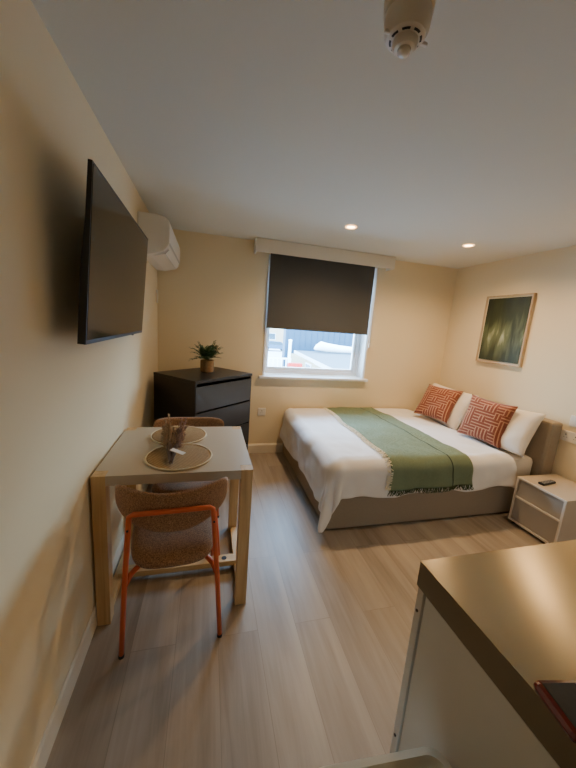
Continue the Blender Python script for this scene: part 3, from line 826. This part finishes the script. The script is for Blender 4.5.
# ------------------------------------------------------------------ outside the window
GZ = -2.4
struct(MB().box((-30, 5, GZ-.2), (60, 90, GZ)).build('ground', M['conc']))
sh = thing('outbuilding', 'low outbuilding with grey flat roof seen through the window', 'outbuilding', (6.9, 13.2, GZ))
def sl_(p): return Vector(p)-Vector(sh.location)
MB().box(sl_((6.95, 13.4, GZ)), sl_((15, 24.6, -.8))).build('wall', M['beige'], sh)
rf_ = MB(); 
P = [sl_(p) for p in ((6.60, 13.0, -.62), (16, 13.0, -.62), (16, 25.0, -.56), (7.40, 25.0, -.56))]
up_ = [rf_.bm.verts.new(p) for p in P]; lo_ = [rf_.bm.verts.new(p-Vector((0, 0, .04))) for p in P]
rf_.bm.faces.new(up_); rf_.bm.faces.new(lo_[::-1])
for i in range(4): rf_.bm.faces.new((up_[i], up_[(i+1) % 4], lo_[(i+1) % 4], lo_[i]))
rf_.build('roof', M['roofm'], sh)
fa = MB()
A, B = sl_((6.58, 12.98, -.60)), sl_((7.38, 25.02, -.54))
fa.quad(A, B, B-Vector((0, 0, .26)), A-Vector((0, 0, .26))); fa.box(sl_((6.58, 12.96, -.86)), sl_((16, 13.0, -.60)))
o = fa.build('fascia_board', M['fascia'], sh)
for y in (19.6, 16.4):
    w_ = MB().box(sl_((6.90, y-.6, -1.75)), sl_((6.95, y+.6, -.95))).build('window', M['fascia'], sh)
    MB().box(sl_((6.885, y-.5, -1.67)), sl_((6.90, y+.5, -1.03))).build('pane', M['dkglass'], w_)
bw_ = thing('blue_building', 'dark blue clad building behind the outbuilding', 'building', (7, 27, GZ))
MB().box((.05, 0, 0), (22, .9, 4.2)).build('wall', M['blue'], bw_)
MB().box((.1, -.05, 4.2), (22.1, 1., 4.35)).build('roof_edge', M['roofm'], bw_)
ribs = MB()
for k in range(40): ribs.box((.3+k*.54, -.03, 0), (.36+k*.54, 0, 4.2))
ribs.build('cladding_ribs', M['blue'], bw_)
tp = MB().tube([(8.75, 23.9, -.30), (8.95, 23.9, -.17), (9.3, 23.9, -.05), (9.8, 23.95, -.12), (10.9, 24.0, -.19), (12.2, 24.1, -.24), (12.9, 24.1, -.30)], [.08, .24, .40, .36, .30, .26, .1], 12)
tag(tp.build('tarpaulin_roll', M['tarp'], None, True), 'rolled white tarpaulin lying on the grey flat roof outside', 'tarpaulin')
hs = thing('house', 'pale brick house far off at the left of the window', 'house', (6, 58, GZ))
MB().box((-4, 0, 0), (9, 8, 5.6)).build('wall', M['brick'], hs)
MB().prism([(-.4, 5.6), (8.4, 5.6), (4, 8.4)], 'x', -4.4, 9.4).build('roof', M['roofm'], hs)
for x in (-2, 2, 6):
    for z in (.9, 3.4):
        w_ = MB().box((x-.7, -.04, z), (x+.7, 0, z+1.3)).build('window', M['fascia'], hs); MB().box((x-.6, -.06, z+.1), (x+.6, -.04, z+1.2)).build('pane', M['dkglass'], w_)
cr = thing('car', 'blue car parked beyond the white railing outside', 'car', (9.9, 45, GZ))
MB().prism([(-2.1, .35), (2.1, .35), (2.15, .75), (1.3, .9), (.75, 1.4), (-1.0, 1.42), (-1.75, .95), (-2.15, .85)], 'y', -.85, .85).build('car_body', M['carp'], cr)
MB().prism([(1.12, .92), (.68, 1.34), (-.95, 1.36), (-1.5, .97)], 'y', -.865, .865).build('side_windows', M['dkglass'], cr)
for x in (-1.3, 1.3):
    for y in (-.9, .72): MB().cyl((x, y, .32), (x, y+.18, .32), .32, n=20).build('wheel', M['rubber'], cr)
rl = thing('railing', 'white metal railing outside at the lower left of the window', 'railing', (5.2, 20.5, GZ))
rg_ = MB().box((-2.6, -.03, 1.55), (.75, .03, 1.65)).box((-2.6, -.03, .9), (.75, .03, .97)).box((-2.6, -.03, .2), (.75, .03, .27)); rg_.build('rail', M['tarp'], rl)
for k in range(12): MB().box((-2.6+k*.3, -.025, 0), (-2.54+k*.3, .025, 1.6)).build('baluster', M['tarp'], rl)
ps = MB().cyl((5.95, 21.0, GZ), (5.95, 21.0, .38), .10, n=16).lathe([(.10, 0), (.13, .02), (.13, .08), (.02, .12)], (5.95, 21.0, .38), 16)
tag(ps.build('bollard_post', M['tarp'], None, 'auto'), 'tall white post in front of the blue building outside', 'post')
rd = thing('traffic_barrier', 'red and white plastic barrier outside at the lower window', 'barrier', (5.10, 16.4, GZ))
MB().box((-.42, -.2, 0), (.42, .2, .35), .03).box((-.36, -.12, .35), (.36, .12, 1.38), .03).build('barrier_base', M['tarp'], rd)
MB().box((-.40, -.16, 1.38), (.40, .16, 1.84), .05).build('red_top', M['redp'], rd)['label'] = 'red top half'

# ------------------------------------------------------------------ light
def spot(x, y, e, col, size=1.9, blend=.8, r=.035):
    l = bpy.data.lights.new('downlight_lamp', 'SPOT'); l.energy = e; l.color = col; l.spot_size = size; l.spot_blend = blend; l.shadow_soft_size = r
    o = bpy.data.objects.new('downlight_lamp', l); C.objects.link(o); o.location = (x, y, H-.012); return o
WARM = (1., .66, .34)
spot(1.544, 2.491, 36, WARM, 2.7, .9)
spot(2.650, 2.472, 40, WARM, 2.7, .9)
spot(2.98, 1.55, 18, WARM, 2.6, .9)
spot(1.45, -.75, 8, WARM, 2.6, .9)
# daylight portal in the window opening
pl_ = bpy.data.lights.new('window_portal', 'AREA'); pl_.shape = 'RECTANGLE'; pl_.size = WX1-WX0; pl_.size_y = WZ1-WZ0; pl_.cycles.is_portal = True
po = bpy.data.objects.new('window_portal', pl_); C.objects.link(po); po.location = ((WX0+WX1)/2, D+.24, (WZ0+WZ1)/2); po.rotation_euler = (-PI/2, 0, 0)
wd = bpy.data.worlds.new('sky'); SC.world = wd; wd.use_nodes = True
wn_ = wd.node_tree.nodes; bg = wn_['Background']
tcw = wn_.new('ShaderNodeTexCoord'); sxw = wn_.new('ShaderNodeSeparateXYZ'); rpw = wn_.new('ShaderNodeValToRGB')
rpw.color_ramp.elements[0].position = .0; rpw.color_ramp.elements[0].color = (.55, .82, 1, 1)
rpw.color_ramp.elements[1].position = .7; rpw.color_ramp.elements[1].color = (.36, .64, 1, 1)
wd.node_tree.links.new(tcw.outputs['Generated'], sxw.inputs[0]); wd.node_tree.links.new(sxw.outputs[2], rpw.inputs[0]); wd.node_tree.links.new(rpw.outputs[0], bg.inputs[0])
bg.inputs[1].default_value = 19.0

# ------------------------------------------------------------------ camera
cam = bpy.data.cameras.new('camera'); co = bpy.data.objects.new('camera', cam); C.objects.link(co)
F = 312.2303; yaw, pitch, roll = .2578, -.1859, .0738
fw = Vector((math.sin(yaw)*math.cos(pitch), math.cos(yaw)*math.cos(pitch), math.sin(pitch)))
rt = Vector((math.cos(yaw), -math.sin(yaw), 0)); up = rt.cross(fw)
r2 = rt*math.cos(roll)+up*math.sin(roll); u2 = -rt*math.sin(roll)+up*math.cos(roll)
co.matrix_world = Matrix(((r2.x, u2.x, -fw.x, .4778), (r2.y, u2.y, -fw.y, .0303), (r2.z, u2.z, -fw.z, 1.4368), (0, 0, 0, 1)))
cam.sensor_fit = 'VERTICAL'; cam.sensor_height = 36; cam.lens = F/768*36; cam.clip_start = .02
SC.camera = co
SC.view_settings.view_transform = 'AgX'
SC.view_settings.look = 'None'
SC.view_settings.exposure = .97
SC.cycles.use_denoising = True
SC.cycles.max_bounces = 10; SC.cycles.diffuse_bounces = 6
